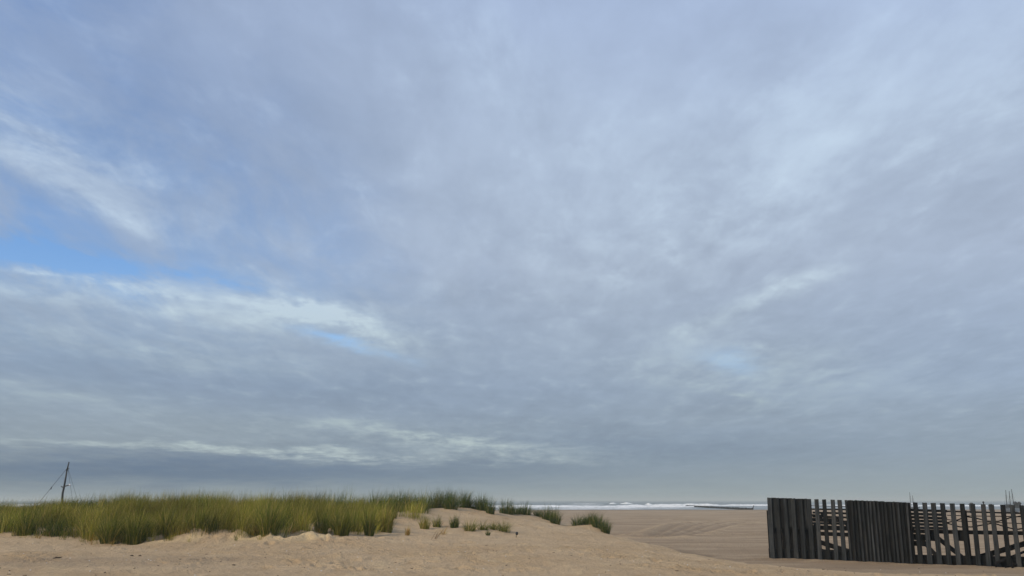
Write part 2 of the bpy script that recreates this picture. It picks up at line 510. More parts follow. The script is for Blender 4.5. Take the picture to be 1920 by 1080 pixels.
FOOT = []
def foot_cluster(px0, px1, py0, py1, n):
    for _ in range(n):
        x, y = gpt(random.uniform(px0, px1), random.uniform(py0, py1), 0.62)
        FOOT.append((x, y, random.uniform(0, math.pi), random.uniform(0.13, 0.24), random.uniform(0.06, 0.11), random.uniform(0.04, 0.09)))
foot_cluster(1040, 1130, 1036, 1052, 12)
foot_cluster(1130, 1260, 1038, 1074, 34)
foot_cluster(560, 1000, 1030, 1080, 95)
foot_cluster(300, 700, 1035, 1080, 60)
foot_cluster(980, 1120, 1000, 1014, 14)
foot_cluster(15, 120, 1050, 1070, 14)
foot_cluster(190, 290, 1040, 1046, 4)
foot_cluster(1260, 1900, 1062, 1080, 45)
foot_cluster(500, 760, 1012, 1030, 26)

FENCE_LINE = [tuple(at(1430, 1000, 33.35)[:2]), tuple(at(1960, 1000, 26.3)[:2])]
def track_profile(X, Y):
    rut = np.zeros(X.shape); rdg = np.zeros(X.shape)
    for tr in TRACKS:
        d = seg_dist(X, Y, tr)
        rut = np.maximum(rut, np.exp(-(d / 0.45) ** 2)); rdg = np.maximum(rdg, np.exp(-((d - 1.0) / 0.40) ** 2))
    return rut, rdg * (1 - rut)

def height(X, Y, fine=True):
    X = np.asarray(X, float); Y = np.asarray(Y, float)
    Xc = np.clip(X, -33, 28); Yc = np.clip(Y, -12, 51)
    dune = np.full(X.shape, MQ_MEAN)
    for (cx, cy, cz), wt in zip(CTRL, MQ_W):
        dune += wt * np.sqrt((Xc - cx) ** 2 + ((Yc - cy) * 0.75) ** 2 + 0.5)
    dune = np.clip(dune, 0.05, 1.85)
    td = toe_dist(X, Y) + 0.8 * fbm(X * 0.35, Y * 0.35, 3, 3)
    msk = sstep(td, -0.5, 0.9)
    beach = 0.13 * sstep(Y, 35, 24) * sstep(Y, -200, 10) + 0.0 * X
    beach = beach + 0.10 * fbm(X * 0.05, Y * 0.11, 21, 3) * sstep(Y, 40, 60)
    beach = beach - 0.75 * sstep(Y + 10 * fbm(X * 0.02, Y * 0.0 + 3.3, 8, 3) - 0.05 * X, 196, 262)
    z = beach * (1 - msk) + dune * msk
    if fine:
        near = sstep(Y, 70, 40)
        z = z + msk * (0.17 * fbm(X * 0.45, Y * 0.32, 11, 4) + 0.06 * fbm(X * 1.6, Y * 1.1, 12, 4))
        z = z + (1 - msk) * near * 0.03 * fbm(X * 1.2, Y * 0.9, 13, 4)
        z = z + (1 - msk) * 0.07 * fbm(X * 0.10, Y * 0.42, 15, 4) * sstep(Y, 34, 50)
        # crumbling lip under the grass: slumped lumps of sand
        lip = np.exp(-((Y - (26.55 + 0.5 * fbm(X * 0.4, X * 0, 31, 2))) / 0.55) ** 2) * sstep(X, -10.9, -10.2) * sstep(X, -3.4, -5.2)
        rid = np.abs(fbm(X * 1.25, Y * 1.0, 33, 3)) * 2
        z = z + lip * (0.40 * (0.45 - rid) + 0.16 * fbm(X * 2.6, Y * 2.0, 35, 3))
        # wrinkled, churned surface
        z = z + msk * 0.048 * (0.4 - np.abs(fbm(X * 1.9, Y * 1.3, 41, 4)) * 2) * sstep(Y, 12, 16)
        for (fx, fy, a, la, lb, dp) in FOOT:
            sel = (np.abs(X - fx) < 0.8) & (np.abs(Y - fy) < 0.8)
            if not sel.any():
                continue
            dx = X[sel] - fx; dy = Y[sel] - fy
            u = (dx * math.cos(a) + dy * math.sin(a)) / la
            v = (-dx * math.sin(a) + dy * math.cos(a)) / lb
            r = np.sqrt(u * u + v * v)
            z[sel] += -dp * np.exp(-(r ** 2)) + 0.45 * dp * np.exp(-((r - 1.55) / 0.4) ** 2)
        fd_ = seg_dist(X, Y, FENCE_LINE)
        z = z + np.exp(-(fd_ / 0.32) ** 2) * (0.02 + 0.07 * fbm(X * 1.6, Y * 1.6, 95, 3)) - 0.03 * np.exp(-((fd_ - 0.8) / 0.35) ** 2)
        rut, rdg = track_profile(X, Y)
        z = z - 0.09 * rut + 0.09 * rdg
        for ln in LINES:
            d = seg_dist(X, Y, ln)
            z = z - 0.10 * np.exp(-(d / 0.5) ** 2) + 0.06 * np.exp(-((d - 1.2) / 0.6) ** 2)
    return z

def hit(px, py, lo=12.0, hi=70.0):
    """first place where the pixel's ray meets the sand"""
    d = ray(px, py); d = d / d[1]
    D = np.arange(lo, hi, 0.03)
    pts = CAM[None, :] + D[:, None] * d[None, :]
    hz = height(pts[:, 0], pts[:, 1], True)
    below = np.nonzero(pts[:, 2] <= hz)[0]
    if len(below) and D[below[0]] < 47.5:
        i = below[0]
    else:                                   # grazes the crest: stand on the crest itself
        i = int(np.argmax(np.where((D > 24) & (D < 47), hz - pts[:, 2], -9)))
    return np.array([pts[i, 0], pts[i, 1], hz[i]])

def on_ground(x, y):
    return float(height(np.array([x]), np.array([y]))[0])

def build_ground():
    rows = np.concatenate([np.arange(-60, 8, 3.0), np.exp(np.linspace(math.log(8), math.log(13.5), 40, endpoint=False)),
                           np.exp(np.linspace(math.log(13.5), math.log(54), 470, endpoint=False)),
                           np.exp(np.linspace(math.log(54), math.log(290), 170))])
    t = np.concatenate([-np.exp(np.linspace(math.log(14), math.log(0.66), 26, endpoint=False)), np.linspace(-0.66, 0.66, 820),
                        np.exp(np.linspace(math.log(0.66), math.log(14), 27))[1:]])
    W = np.maximum(14.0, rows + 4.0)
    X = t[None, :] * W[:, None]
    Y = np.repeat(rows[:, None], len(t), 1)
    Z = height(X.ravel(), Y.ravel()).reshape(X.shape)
    # the sheet ends under the sea, well below its surface
    V = np.stack([X, Y, Z], -1).reshape(-1, 3)
    nr, nc = X.shape
    i = np.arange((nr - 1) * (nc - 1)); r = i // (nc - 1); c = i % (nc - 1)
    a = r * nc + c
    Q = np.stack([a, a + 1, a + nc + 1, a + nc], -1).astype(np.int32)
    me = bpy.data.meshes.new('beach')
    me.vertices.add(len(V)); me.vertices.foreach_set('co', V.ravel().astype(np.float32))
    me.loops.add(Q.size); me.loops.foreach_set('vertex_index', Q.ravel())
    me.polygons.add(len(Q)); me.polygons.foreach_set('loop_start', np.arange(0, Q.size, 4, dtype=np.int32))
    me.polygons.foreach_set('loop_total', np.full(len(Q), 4, np.int32))
    me.polygons.foreach_set('use_smooth', np.ones(len(Q), bool))
    me.update(); me.validate()
    Xf, Yf = X.ravel(), Y.ravel()
    damp_shade = 1 - sstep(toe_dist(Xf, Yf) + 1.6 * fbm(Xf * 0.3, Yf * 0.3, 51, 4), -2.0, 1.8)
    # darker, smooth hollow at the lower left of the dune front
    p = gpt(200, 1064, 0.65)
    hol = np.exp(-(((Xf - p[0]) / 3.2) ** 2 + ((Yf - p[1]) / 2.6) ** 2)) + 0.5 * fbm(Xf * 0.5, Yf * 0.5, 55, 4)
    damp_shade = np.maximum(damp_shade, 0.50 * sstep(hol, 0.25, 0.7))
    damp_shade = damp_shade + 0.55 * sstep(Yf + 14 * fbm(Xf * 0.03, Yf * 0.05, 97, 3) - 0.05 * Xf, 168, 196)
    rut, rdg = track_profile(Xf, Yf)
    damp_shade = damp_shade + 0.45 * rut - 0.35 * rdg  # damp rut sand, with rut shade and ridge light put into the tone
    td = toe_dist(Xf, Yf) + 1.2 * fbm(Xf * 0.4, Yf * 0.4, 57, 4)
    damp_shade = damp_shade + 0.8 * np.exp(-((td + 0.9) / 0.6) ** 2) * sstep(Yf, 60, 40) * sstep(Xf, 3.5, 5)  # shade along the dune toe put into the sand colour
    for ln in LINES:
        damp_shade = damp_shade + 0.7 * np.exp(-(seg_dist(Xf, Yf, ln) / 0.6) ** 2)  # sand drawn darker along the grooves
    lit_lip = np.exp(-((Yf - 26.4) / 0.65) ** 2) * sstep(Xf, -10.9, -10.2) * sstep(Xf, -3.4, -5.2) * sstep(fbm(Xf * 1.1, Yf * 1.2, 91, 4), -0.10, 0.06)  # pale slumped sand, with sun on its slip faces put into the colour
    a2 = me.attributes.new('sunlit_slump', 'FLOAT', 'POINT')
    a2.data.foreach_set('value', lit_lip.astype(np.float32))
    a_ = me.attributes.new('damp_shade', 'FLOAT', 'POINT')
    a_.data.foreach_set('value', damp_shade.astype(np.float32))
    me.materials.append(SAND)
    o = bpy.data.objects.new('beach', me); COL.objects.link(o)
    o['kind'] = 'structure'
    o['label'] = 'pale sandy beach rising into a low dune'
build_ground()

# ------------------------------------------------------------------ sea and surf
def build_sea():
    xs = np.concatenate([[-20000, -8000, -3000, -1200], np.linspace(-600, 600, 61), [1200, 3000, 8000, 20000]])
    ys = np.concatenate([np.linspace(185, 700, 52), [800, 1000, 1400, 2000, 3500, 6000, 9000, 14000]])
    V = [(x, y, -0.5) for y in ys for x in xs]
    n = len(xs)
    Fc = [(r * n + c, r * n + c + 1, (r + 1) * n + c + 1, (r + 1) * n + c) for r in range(len(ys) - 1) for c in range(n - 1)]
    sea = mesh_obj('sea', V, Fc, SEA)
    sea['kind'] = 'structure'
    sea['label'] = 'grey sea with white breakers along the beach'
    def breaker(px0, px1, D, h, depth):
        x0 = (px0 - 960) / F * D; x1 = (px1 - 960) / F * D
        m = max(10, int((x1 - x0) / 1.5))
        s = random.uniform(0, 100)
        V, Fc = [], []
        prof = [(-1.0, -0.25), (-0.7, 0.12), (-0.42, 0.55), (-0.18, 0.92), (0.0, 1.0), (0.25, 0.85), (0.6, 0.42), (1.0, -0.25)]
        for i in range(m + 1):
            t = i / m
            x = x0 + (x1 - x0) * t
            env = min(1, t * m / 5, (1 - t) * m / 5) ** 0.7
            e = env * (0.72 + 1.3 * float(fbm(np.array([x * 0.055 + s]), np.array([0.3]), 5, 4)[0]))
            e = max(e, 0.02)
            yy = D + 9 * float(fbm(np.array([x * 0.02 + s]), np.array([1.7]), 6, 3)[0])
            for (a, b) in prof:
                j = 0.10 * h * random.uniform(-1, 1) if b > 0 else 0
                V.append((x, yy + a * depth * (0.5 + 0.5 * e), -0.5 + b * h * e + j * e))
        n = len(prof)
        for i in range(m):
            for k in range(n - 1):
                Fc.append((i * n + k, (i + 1) * n + k, (i + 1) * n + k + 1, i * n + k + 1))
        o = mesh_obj('breaker', V, Fc, FOAM, sea, smooth=True)
        return o
    for a in [(-400, 600, 400, 0.9, 4), (560, 1215, 392, 0.95, 4.5), (880, 1110, 345, 0.55, 3.5), (1060, 1330, 352, 0.5, 3), (1195, 1300, 410, 0.9, 4),
              (1250, 1345, 440, 1.15, 4), (1330, 1480, 425, 0.75, 4), (1440, 1660, 410, 0.7, 4), (1600, 2300, 400, 0.75, 4),
              (1137, 1152, 640, 1.3, 4), (1157, 1182, 630, 1.4, 4), (1203, 1217, 520, 1.2, 4), (1424, 1436, 640, 1.2, 4),
              (1062, 1130, 600, 0.45, 3), (700, 900, 620, 0.6, 3), (900, 1300, 300, 0.30, 3), (1000, 1200, 268, 0.16, 2.5), (1670, 1700, 620, 1.5, 4)]:
        breaker(*a)
build_sea()

# ------------------------------------------------------------------ marram grass
def blades(base, h, lean, amt, w, tint, segs=3):
    """base Nx3, h N, lean Nx2 unit, amt N, w N, tint Nx3 -> verts, tri/quad arrays, colours"""
    N = len(h)
    ang = rng.uniform(0, math.pi, N)
    sx, sy = np.cos(ang), np.sin(ang)
    V = np.zeros((N, 2 * segs + 1, 3)); 
    for k in range(segs + 1):
        s = k / segs
        cz = h * (s - 0.42 * amt * s ** 3)
        cxy = lean * (h * amt * (0.30 * s + 0.70 * s ** 2.0))[:, None]
        wid = w * (1 - s) ** 0.75 * (0.75 + 0.25 * min(1, s * 6))
        c = np.stack([base[:, 0] + cxy[:, 0], base[:, 1] + cxy[:, 1], base[:, 2] + cz], -1)
        if k < segs:
            off = np.stack([sx * wid / 2, sy * wid / 2, np.zeros(N)], -1)
            V[:, 2 * k] = c - off; V[:, 2 * k + 1] = c + off
        else:
            V[:, 2 * segs] = c
    C = np.repeat(tint[:, None, :], 2 * segs + 1, 1)
    return V, C

def grass_mesh(name, V, C, origin=(0, 0, 0)):
    N, nv, _ = V.shape
    segs = (nv - 1) // 2
    V = V - np.array(origin)
    b = (np.arange(N) * nv)[:, None]
    tri = []
    for k in range(segs - 1):
        tri += [b + np.array([[2 * k, 2 * k + 1, 2 * k + 3]]), b + np.array([[2 * k, 2 * k + 3, 2 * k + 2]])]
    tri.append(b + np.array([[2 * segs - 2, 2 * segs - 1, 2 * segs]]))
    T = np.concatenate(tri).astype(np.int32)
    me = bpy.data.meshes.new(name)
    me.vertices.add(N * nv); me.vertices.foreach_set('co', V.reshape(-1).astype(np.float32))
    me.loops.add(T.size); me.loops.foreach_set('vertex_index', T.ravel())
    me.polygons.add(len(T)); me.polygons.foreach_set('loop_start', np.arange(0, T.size, 3, dtype=np.int32))
    me.polygons.foreach_set('loop_total', np.full(len(T), 3, np.int32))
    me.update()
    at_ = me.attributes.new('tint', 'FLOAT_COLOR', 'POINT')
    c4 = np.concatenate([C.reshape(-1, 3), np.ones((N * nv, 1))], 1)
    at_.data.foreach_set('color', c4.ravel().astype(np.float32))
    me.materials.append(GRASS)
    o = bpy.data.objects.new(name, me); COL.objects.link(o)
    o.location = origin
    return o

PAL = {'green': np.array([0.120, 0.140, 0.020]), 'dark': np.array([0.042, 0.074, 0.018]), 'olive': np.array([0.245, 0.226, 0.034]),
       'straw': np.array([0.430, 0.330, 0.110]), 'rust': np.array([0.36, 0.175, 0.035])}
def tints(n, mixd):
    keys = list(mixd); p = np.array([mixd[k] for k in keys], float); p /= p.sum()
    idx = rng.choice(len(keys), n, p=p)
    T = np.array([PAL[k] for k in keys])[idx]
    return T * rng.uniform(0.65, 1.35, (n, 1)) * rng.uniform(0.92, 1.08, (n, 3))

def tuft_blades(cx, cy, n, h, spread, mixd, lean_bias=(0.12, 0.0), splay=0.55, wid=0.0085, edge=0.25):
    r = np.sqrt(rng.uniform(0, 1, n)) * spread
    a = rng.uniform(0, 2 * math.pi, n)
    bx = cx + r * np.cos(a); by = cy + r * np.sin(a)
    bz = height(bx, by) - 0.03
    hh = h * rng.uniform(0.5, 1.0, n) ** 0.8 * (1 - edge * (r / max(spread, 1e-3)) ** 2)
    lean = np.stack([np.cos(a) * (0.3 + r / spread) + lean_bias[0] * 3 + rng.normal(0, 0.4, n), np.sin(a) * (0.3 + r / spread) + lean_bias[1] * 3 + rng.normal(0, 0.4, n)], -1)
    lean /= np.linalg.norm(lean, axis=1)[:, None] + 1e-6
    amt = splay * rng.uniform(0.15, 1.0, n) * (0.45 + 0.55 * r / spread)
    w = wid * rng.uniform(0.7, 1.4, n)
    return blades(np.stack([bx, by, bz], -1), hh, lean, amt, w, tints(n, mixd))

GREENMIX = {'green': 5, 'dark': 3, 'olive': 2, 'straw': 1.2}
DARKMIX = {'dark': 6, 'green': 3, 'straw': 0.6}
YELLOWMIX = {'olive': 6, 'straw': 2.2, 'green': 3.0}
DRYMIX = {'straw': 5, 'olive': 1, 'rust': 2}
RUSTMIX = {'rust': 6, 'straw': 2, 'olive': 1}

def build_grass_bank():
    Vs, Cs = [], []
    # front edge of the grass as pixels on the sand, then back over the bank
    edge = [(-260, 1000), (-60, 1000), (30, 1001), (100, 1005), (150, 1008), (190, 1015), (270, 1015), (300, 1004), (380, 1001), (450, 1000), (520, 997), (560, 996), (640, 1000), (690, 1000), (730, 990), (760, 984), (795, 968)]
    E = np.array([hit(*e)[:2] if e[0] > -50 else at(e[0], e[1], 27.5)[:2] for e in edge])
    xs = np.linspace(-27, -2.6, 3000)
    n = 0
    front = lambda x: np.interp(x, E[:, 0], E[:, 1])
    tries = 0
    cl = []
    while len(cl) < 1500 and tries < 30000:
        tries += 1
        x = random.uniform(-24, -2.2); 
        y0 = float(front(x)); y1 = 42.5
        y = y0 + (y1 - y0) * random.random() ** 1.35
        if x > -3.4 + 0.0 * y and y < 40.5:
            continue
        if x > -4.9 and y < 36.5 + (x + 4.9) * 2.2 and y > 31.8:
            if random.random() < 0.75: continue
        gapn = float(fbm(np.array([x * 0.5]), np.array([y * 0.5]), 61, 3)[0])
        if gapn < -0.20 and y < y0 + 2.5:
            continue
        if any((x - q[0]) ** 2 + (y - q[1]) ** 2 < 0.30 ** 2 for q in cl[-250:]):
            continue
        cl.append((x, y))
    for (x, y) in cl:
        k = float(fbm(np.array([x * 0.35]), np.array([y * 0.30]), 71, 3)[0]) + random.gauss(0, 0.10)
        right_back = x > -9.0 and y > 36
        if right_back:
            mixd = DARKMIX if random.random() < 0.8 else GREENMIX
        elif x > -6.6 and y < 36.0:
            mixd = YELLOWMIX if random.random() < 0.8 else GREENMIX
        elif k > 0.04:
            mixd = YELLOWMIX
        elif k > -0.10:
            mixd = GREENMIX if random.random() < 0.6 else YELLOWMIX
        else:
            mixd = DARKMIX if random.random() < 0.6 else GREENMIX
        h = random.uniform(0.58, 1.22) * (1.30 if right_back else 1.0) * (1.0 + 1.0 * float(fbm(np.array([x * 0.8]), np.array([y * 0.6]), 81, 3)[0]))
        h = min(h, 1.34 if right_back else 1.15)
        if x < -16.5: h *= 0.85
        nb = 100 if y < 34 else 72
        V, C = tuft_blades(x, y, nb, h, random.uniform(0.15, 0.32), mixd, (0.14, -0.03), random.uniform(0.5, 1.25))
        C = C * random.uniform(0.6, 1.5) * (1 + 1.1 * float(fbm(np.array([x * 0.9]), np.array([y * 0.7]), 85, 2)[0]))
        Vs.append(V); Cs.append(C)
    for _ in range(150):
        x = random.uniform(-17, -4.6); y = float(front(x)) - random.random() ** 2 * 0.9 + 0.15
        V, C = tuft_blades(x, y, random.randint(8, 26), random.uniform(0.2, 0.55), random.uniform(.03, .12), random.choice([GREENMIX, YELLOWMIX, DRYMIX]), (0.16, -.05), random.uniform(.6, 1.5))
        Vs.append(V); Cs.append(C)
    V = np.concatenate(Vs); C = np.concatenate(Cs)
    o = grass_mesh('marram_grass', V, C)
    o['kind'] = 'stuff'
    tag(o, 'thick bank of olive green marram grass on the left dune', 'grass')
build_grass_bank()

def tuft(px, py, top, wpx, n, mixd, label, splay=0.5, bias=(0.10, 0.0), group='marram tufts on the dune', D=None):
    p = hit(px, py) if D is None else at(px, py, D)
    D = p[1]
    p[2] = on_ground(p[0], p[1])
    h = (py - top) * D / F * 1.66
    V, C = tuft_blades(p[0], p[1], int(n * 3.0), h, wpx * 0.40 * D / F, mixd, bias, splay * 2.0, 0.0105, 0.5)
    o = grass_mesh('marram_tuft', V, C, tuple(p))
    tag(o, label, 'grass tuft', group)
    return o

def build_tufts():
    T = [
     # along the crest, against the sea and sky
     (870, 951, 921, 30, 150, DARKMIX, 'tall spiky tuft on top of the bare sand hump', .5),
     (903, 957, 930, 24, 130, DARKMIX, 'dense dark tuft just right of the hump top, touching its lower neighbour', .4),
     (919, 963, 936, 18, 90, DARKMIX, 'narrow dark tuft just before the gap where surf shows', .35),
     (950, 964, 937, 30, 150, DARKMIX, 'first spiky tuft right of the gap where white surf shows', .45),
     (984, 965, 943, 28, 120, DARKMIX, 'low rounded tuft on the crest in front of the surf line', .5),
     (1009, 968, 953, 20, 70, DARKMIX, 'small low tuft left of the big leaning clump', .6),
     (1026, 975, 951, 24, 120, DARKMIX, 'big leaning dark clump at the step of the crest, upper half', .5),
     (1041, 982, 954, 22, 110, DARKMIX, 'big leaning dark clump at the step of the crest, lower half', .4),
     (1082, 985, 966, 22, 80, DARKMIX, 'small tuft at the left of the last clump before the open beach', .6),
     (1106, 982, 961, 26, 130, DARKMIX, 'tallest tuft of the last clump before the open beach', .5),
     (1121, 989, 965, 24, 130, DARKMIX, 'middle tuft of the last clump, on the falling dune edge', .5),
     (1135, 999, 975, 20, 120, DARKMIX, 'lowest tuft at the right-hand foot of the dune', .45),
     (845, 954, 926, 30, 120, DARKMIX, 'dark tuft joining the grass bank to the bare sand hump', .5),
     (888, 954, 934, 24, 100, DARKMIX, 'low tuft filling the crest between spiky and dense tufts', .55),
     (967, 965, 948, 22, 90, DARKMIX, 'low dark tuft squeezed between spiky and rounded crest tufts', .6),
     (1095, 983, 970, 20, 80, DARKMIX, 'low dark tuft linking the last clump before the open beach', .6),
     # sparse row on the sand face
     (764, 1004, 987, 9, 26, DRYMIX, 'lone dry brownish wisp left of the sparse row', .25),
     (796, 992, 968, 20, 70, YELLOWMIX, 'yellowish tuft starting the sparse row on the sand face', .35),
     (819, 988, 968, 16, 60, GREENMIX, 'green tuft beside the yellowish one in the sparse row', .4),
     (852, 989, 967, 18, 90, DARKMIX, 'upright dark green tuft in the middle of the sparse row', .3),
     (881, 996, 973, 24, 70, GREENMIX, 'loose pale green tuft right of the upright dark one', .7),
     (906, 994, 977, 22, 60, GREENMIX, 'low drooping green tuft in the sparse row', .8),
     (915, 1004, 993, 8, 26, DARKMIX, 'tiny dark tuft in front of the sparse row', .4),
     (926, 993, 978, 18, 50, GREENMIX, 'thin green tuft near the right end of the sparse row', .6),
     (944, 996, 975, 26, 70, GREENMIX, 'last tuft of the sparse row, with brown dead base', .7),
     (831, 1002, 984, 10, 14, DRYMIX, 'few dry stalks leaning right below the sparse row', .9),
     # front of the bank
     (692, 1005, 958, 20, 120, GREENMIX, 'lone upright tuft standing on sand before the yellow grass', .28),
     (724, 998, 950, 24, 120, YELLOWMIX, 'yellow green tuft at the right front of the bank', .3),
     (640, 1004, 960, 30, 160, GREENMIX, 'thick dark tuft at the foot of the bank beside a sandy notch', .35),
     (602, 998, 960, 28, 110, GREENMIX, 'green tuft left of the sandy notch, straw at its foot', .4),
     (505, 997, 948, 34, 150, GREENMIX, 'dark tall tuft behind the rusty dead grass', .35),
     (478, 1001, 982, 34, 90, RUSTMIX, 'rusty orange dead grass hanging over the crumbling sand edge', 1.1),
     (540, 999, 984, 24, 50, DRYMIX, 'short dry straw at the sand edge, right of the rusty grass', .9),
     (255, 1018, 965, 44, 190, GREENMIX, 'large front tuft reaching lowest onto the sand', .4),
     (205, 1018, 968, 36, 170, GREENMIX, 'left one of the two tufts reaching onto the low sand', .45),
     (312, 1002, 955, 38, 150, GREENMIX, 'deep green tuft above the pale slumped sand', .4),
     (48, 1004, 960, 36, 150, GREENMIX, 'leftmost front tuft at the foot of the bank', .45),
    ]
    for t in T:
        tuft(t[0], t[1], t[2], t[3], t[4], t[5], t[6], t[7])
    # bare broken stalks
    for (px, py, top, lab) in [(812, 1011, 990, 'dry broken stalks leaning over on the sand below the row')]:
        p = hit(px, py); D = p[1]
        root = thing('broken_stalk', p, lab, 'dry stalk')
        for k in range(5):
            a = np.array([random.uniform(-.08, .08), random.uniform(-.1, .1), -0.03])
            h = (py - top) * D / F * random.uniform(.6, 1.1)
            b = a + np.array([random.uniform(.1, .3) * 1.0, random.uniform(-.1, .1), h])
            v, f = tube_vf([a, (a + b) / 2 + [0.02, 0, 0.03], b], [0.006, 0.005, 0.002], 5)
            mesh_obj('stalk', v, f, STRAWM, root)
build_tufts()

# ------------------------------------------------------------------ fence
FA = np.array(at(1437, 1000, 33.3)[:2]); FB = np.array(at(1960, 1000, 26.3)[:2])
FDIR = (FB - FA) / np.linalg.norm(FB - FA)
FBACK = np.array([-FDIR[1], FDIR[0]])
if FBACK[1] < 0: FBACK = -FBACK
def fence_pt(px, py, back=0.0):
    """where a pixel's ray meets the fence's vertical plane (or one parallel to it)"""
    o = FA + FBACK * back
    d = ray(px, py)
    den = d[0] * FBACK[0] + d[1] * FBACK[1]
    k = ((o[0] - CAM[0]) * FBACK[0] + (o[1] - CAM[1]) * FBACK[1]) / den
    return CAM + d * k

def build_fence():
    base = fence_pt(1441, 1040)
    root = thing('timber_fence', (base[0], base[1], on_ground(base[0], base[1])),
                 'long dark weathered timber slat fence standing on the sand', 'fence')
    O = np.array(root.location)
    fd = np.array([FDIR[0], FDIR[1], 0]); fb = np.array([FBACK[0], FBACK[1], 0]); up = np.array([0, 0, 1.0])
    def top_py(px):
        return np.interp(px, [1440, 1520, 1600, 1705, 1720, 1905, 1980], [933, 935.5, 938, 942, 942, 947, 949])
    def slat(px0, px1, back=0.0, name='slat', mat=SLAT, dt=0.0, bot=None, thick=0.034):
        pm = (px0 + px1) / 2
        c = fence_pt(pm, 990, back)
        w = np.linalg.norm(fence_pt(px1, 990, back) - fence_pt(px0, 990, back))
        zt = fence_pt(pm, top_py(pm), back)[2] + dt
        zb = on_ground(c[0], c[1]) - 0.25 if bot is None else bot
        tw = random.gauss(0, 0.05)
        a = fd * math.cos(tw) + fb * math.sin(tw)
        b = -fd * math.sin(tw) + fb * math.cos(tw)
        lean = random.gauss(0, 0.010)
        z0 = np.array([c[0], c[1], zb]) - O; z1 = np.array([c[0], c[1], zt]) - O + fd * lean * 2
        V = []
        for (z, ww) in ((z0, w * random.uniform(.97, 1.06)), ((z0 + z1) / 2 + fb * random.gauss(0, .008), w), (z1, w * random.uniform(.93, 1.02))):
            for (sx, sy) in ((-1, -1), (1, -1), (1, 1), (-1, 1)):
                V.append(z + a * sx * ww / 2 + b * sy * thick / 2)
        V = [np.array(v) for v in V]
        tl = random.gauss(0, 0.004)
        for i in (8, 11): V[i] = V[i] + up * tl
        for i in (9, 10): V[i] = V[i] - up * tl
        Fc = [(3, 2, 1, 0), (8, 9, 10, 11)]
        for k in (0, 4):
            for i in range(4):
                j = (i + 1) % 4
                Fc.append((k + i, k + j, k + 4 + j, k + 4 + i))
        return mesh_obj(name, [v - np.array([0, 0, 0]) for v in V], Fc, mat, root)
    def rail(px0, py0, px1, py1, back, hpx, name='rail', mat=BEAM, thick=0.06):
        p = fence_pt(px0, py0, back) - O; q = fence_pt(px1, py1, back) - O
        h = hpx * (CAM[1] + fence_pt((px0 + px1) / 2, py0, back)[1]) / F
        v, f = beam_vf(p, q, thick, h)
        return mesh_obj(name, v, f, mat, root)
    # section 1 and 2: even slats
    for i, (a, b) in enumerate([(1441.5, 1449.5), (1457, 1464), (1472, 1479), (1486, 1494), (1500.5, 1508.5), (1516, 1523.5), (1530.5, 1537.5), (1545.5, 1552.5), (1560.5, 1567.5), (1575.5, 1583)]):
        slat(a, b)
    # section 3: tightly set narrow slats, every other one a little further back
    x = 1590.5; i = 0
    while x < 1705:
        w = random.uniform(3.5, 4.6)
        slat(x - (0 if i % 2 == 0 else 1.6), x + w * (.88 if i % 2 == 0 else 1.45), 0.0 if i % 2 == 0 else 0.06, 'slat', SLAT if i % 2 == 0 else BEAM, dt=random.gauss(0, 0.006))
        x += w * 0.92; i += 1
    # section 4: even slats again
    for a in (1716, 1733.5, 1751.5, 1769, 1787, 1805, 1823, 1841.5, 1860, 1880, 1898.5, 1918, 1938):
        slat(a, a + 8.6)
    # section 1: second layer of short boards closing the gaps in the upper half
    for i, (a, b, py) in enumerate([(1449.5, 1457.5, 989), (1463.5, 1472.5, 991), (1478.5, 1486.5, 988), (1493.5, 1501, 992), (1508, 1516.5, 990)]):
        zb = fence_pt((a + b) / 2, py, 0.09)[2]
        slat(a - .5, b + .5, 0.09, 'board', BEAM if i % 2 else BOARD, random.gauss(0, .004), zb, 0.03)  # shade behind the slats put into the boards' darker wood
    # section 1: dark boards deep behind the lower half
    x = 1449
    while x < 1524:
        zt = fence_pt(x, 984, 0.45)[2]
        c = fence_pt(x + 4, 990, 0.45)
        v, f = box_vf(np.array([c[0], c[1], (zt + on_ground(c[0], c[1]) - .2) / 2]) - O, fd * 0.078, fb * 0.018, up * (zt - on_ground(c[0], c[1]) + .2) / 2)
        mesh_obj('back_board', v, f, BEAM, root)
        x += 8.3
    # rails behind the slats
    rail(1441, 986.5, 1600, 991, 0.20, 8, 'rail', BOARD, 0.07)
    rail(1590, 992, 1714, 995, 0.20, 8, 'rail', BEAM, 0.07)
    rail(1706, 996, 1960, 1000.5, 0.20, 7, 'rail', BEAM, 0.07)
    rail(1441, 953.5, 1714, 957, 0.17, 2.6, 'rail', BEAM, 0.05)
    rail(1706, 957, 1960, 963.5, 0.17, 2.8, 'rail', BEAM, 0.05)
    # sill beams at the ground
    rail(1443, 1038, 1592, 1045, 0.20, 19, 'sill_beam', BEAM, 0.10)
    rail(1590, 1045, 1714, 1050, 0.20, 19, 'sill_beam', BEAM, 0.10)
    rail(1706, 1050, 1960, 1056, 0.20, 20, 'sill_beam', BEAM, 0.10)
    # horizontal boards left of section 4 and behind section 2
    for k, py in enumerate((956.5, 963, 969.5, 976, 982.5, 989)):
        rail(1703, py + random.gauss(0, .4), 1776 + random.uniform(-3, 2), py + 1.6 + random.gauss(0, .5), 0.33, 4.6, 'board', BOARD, 0.03)
    for k, (py, x1) in enumerate(((966, 1542), (973, 1570), (981, 1600))):
        rail(1520, py, x1, py + 1.2, 0.33, 4.2, 'board', BOARD, 0.03)
    rail(1520, 1000, 1600, 1003, 0.36, 7, 'board', BEAM, 0.03)
    rail(1520, 1037, 1600, 1042, 0.38, 16, 'board', BEAM, 0.03)
    rail(1703, 1006, 1760, 1009, 0.45, 11, 'board', BOARD, 0.03)
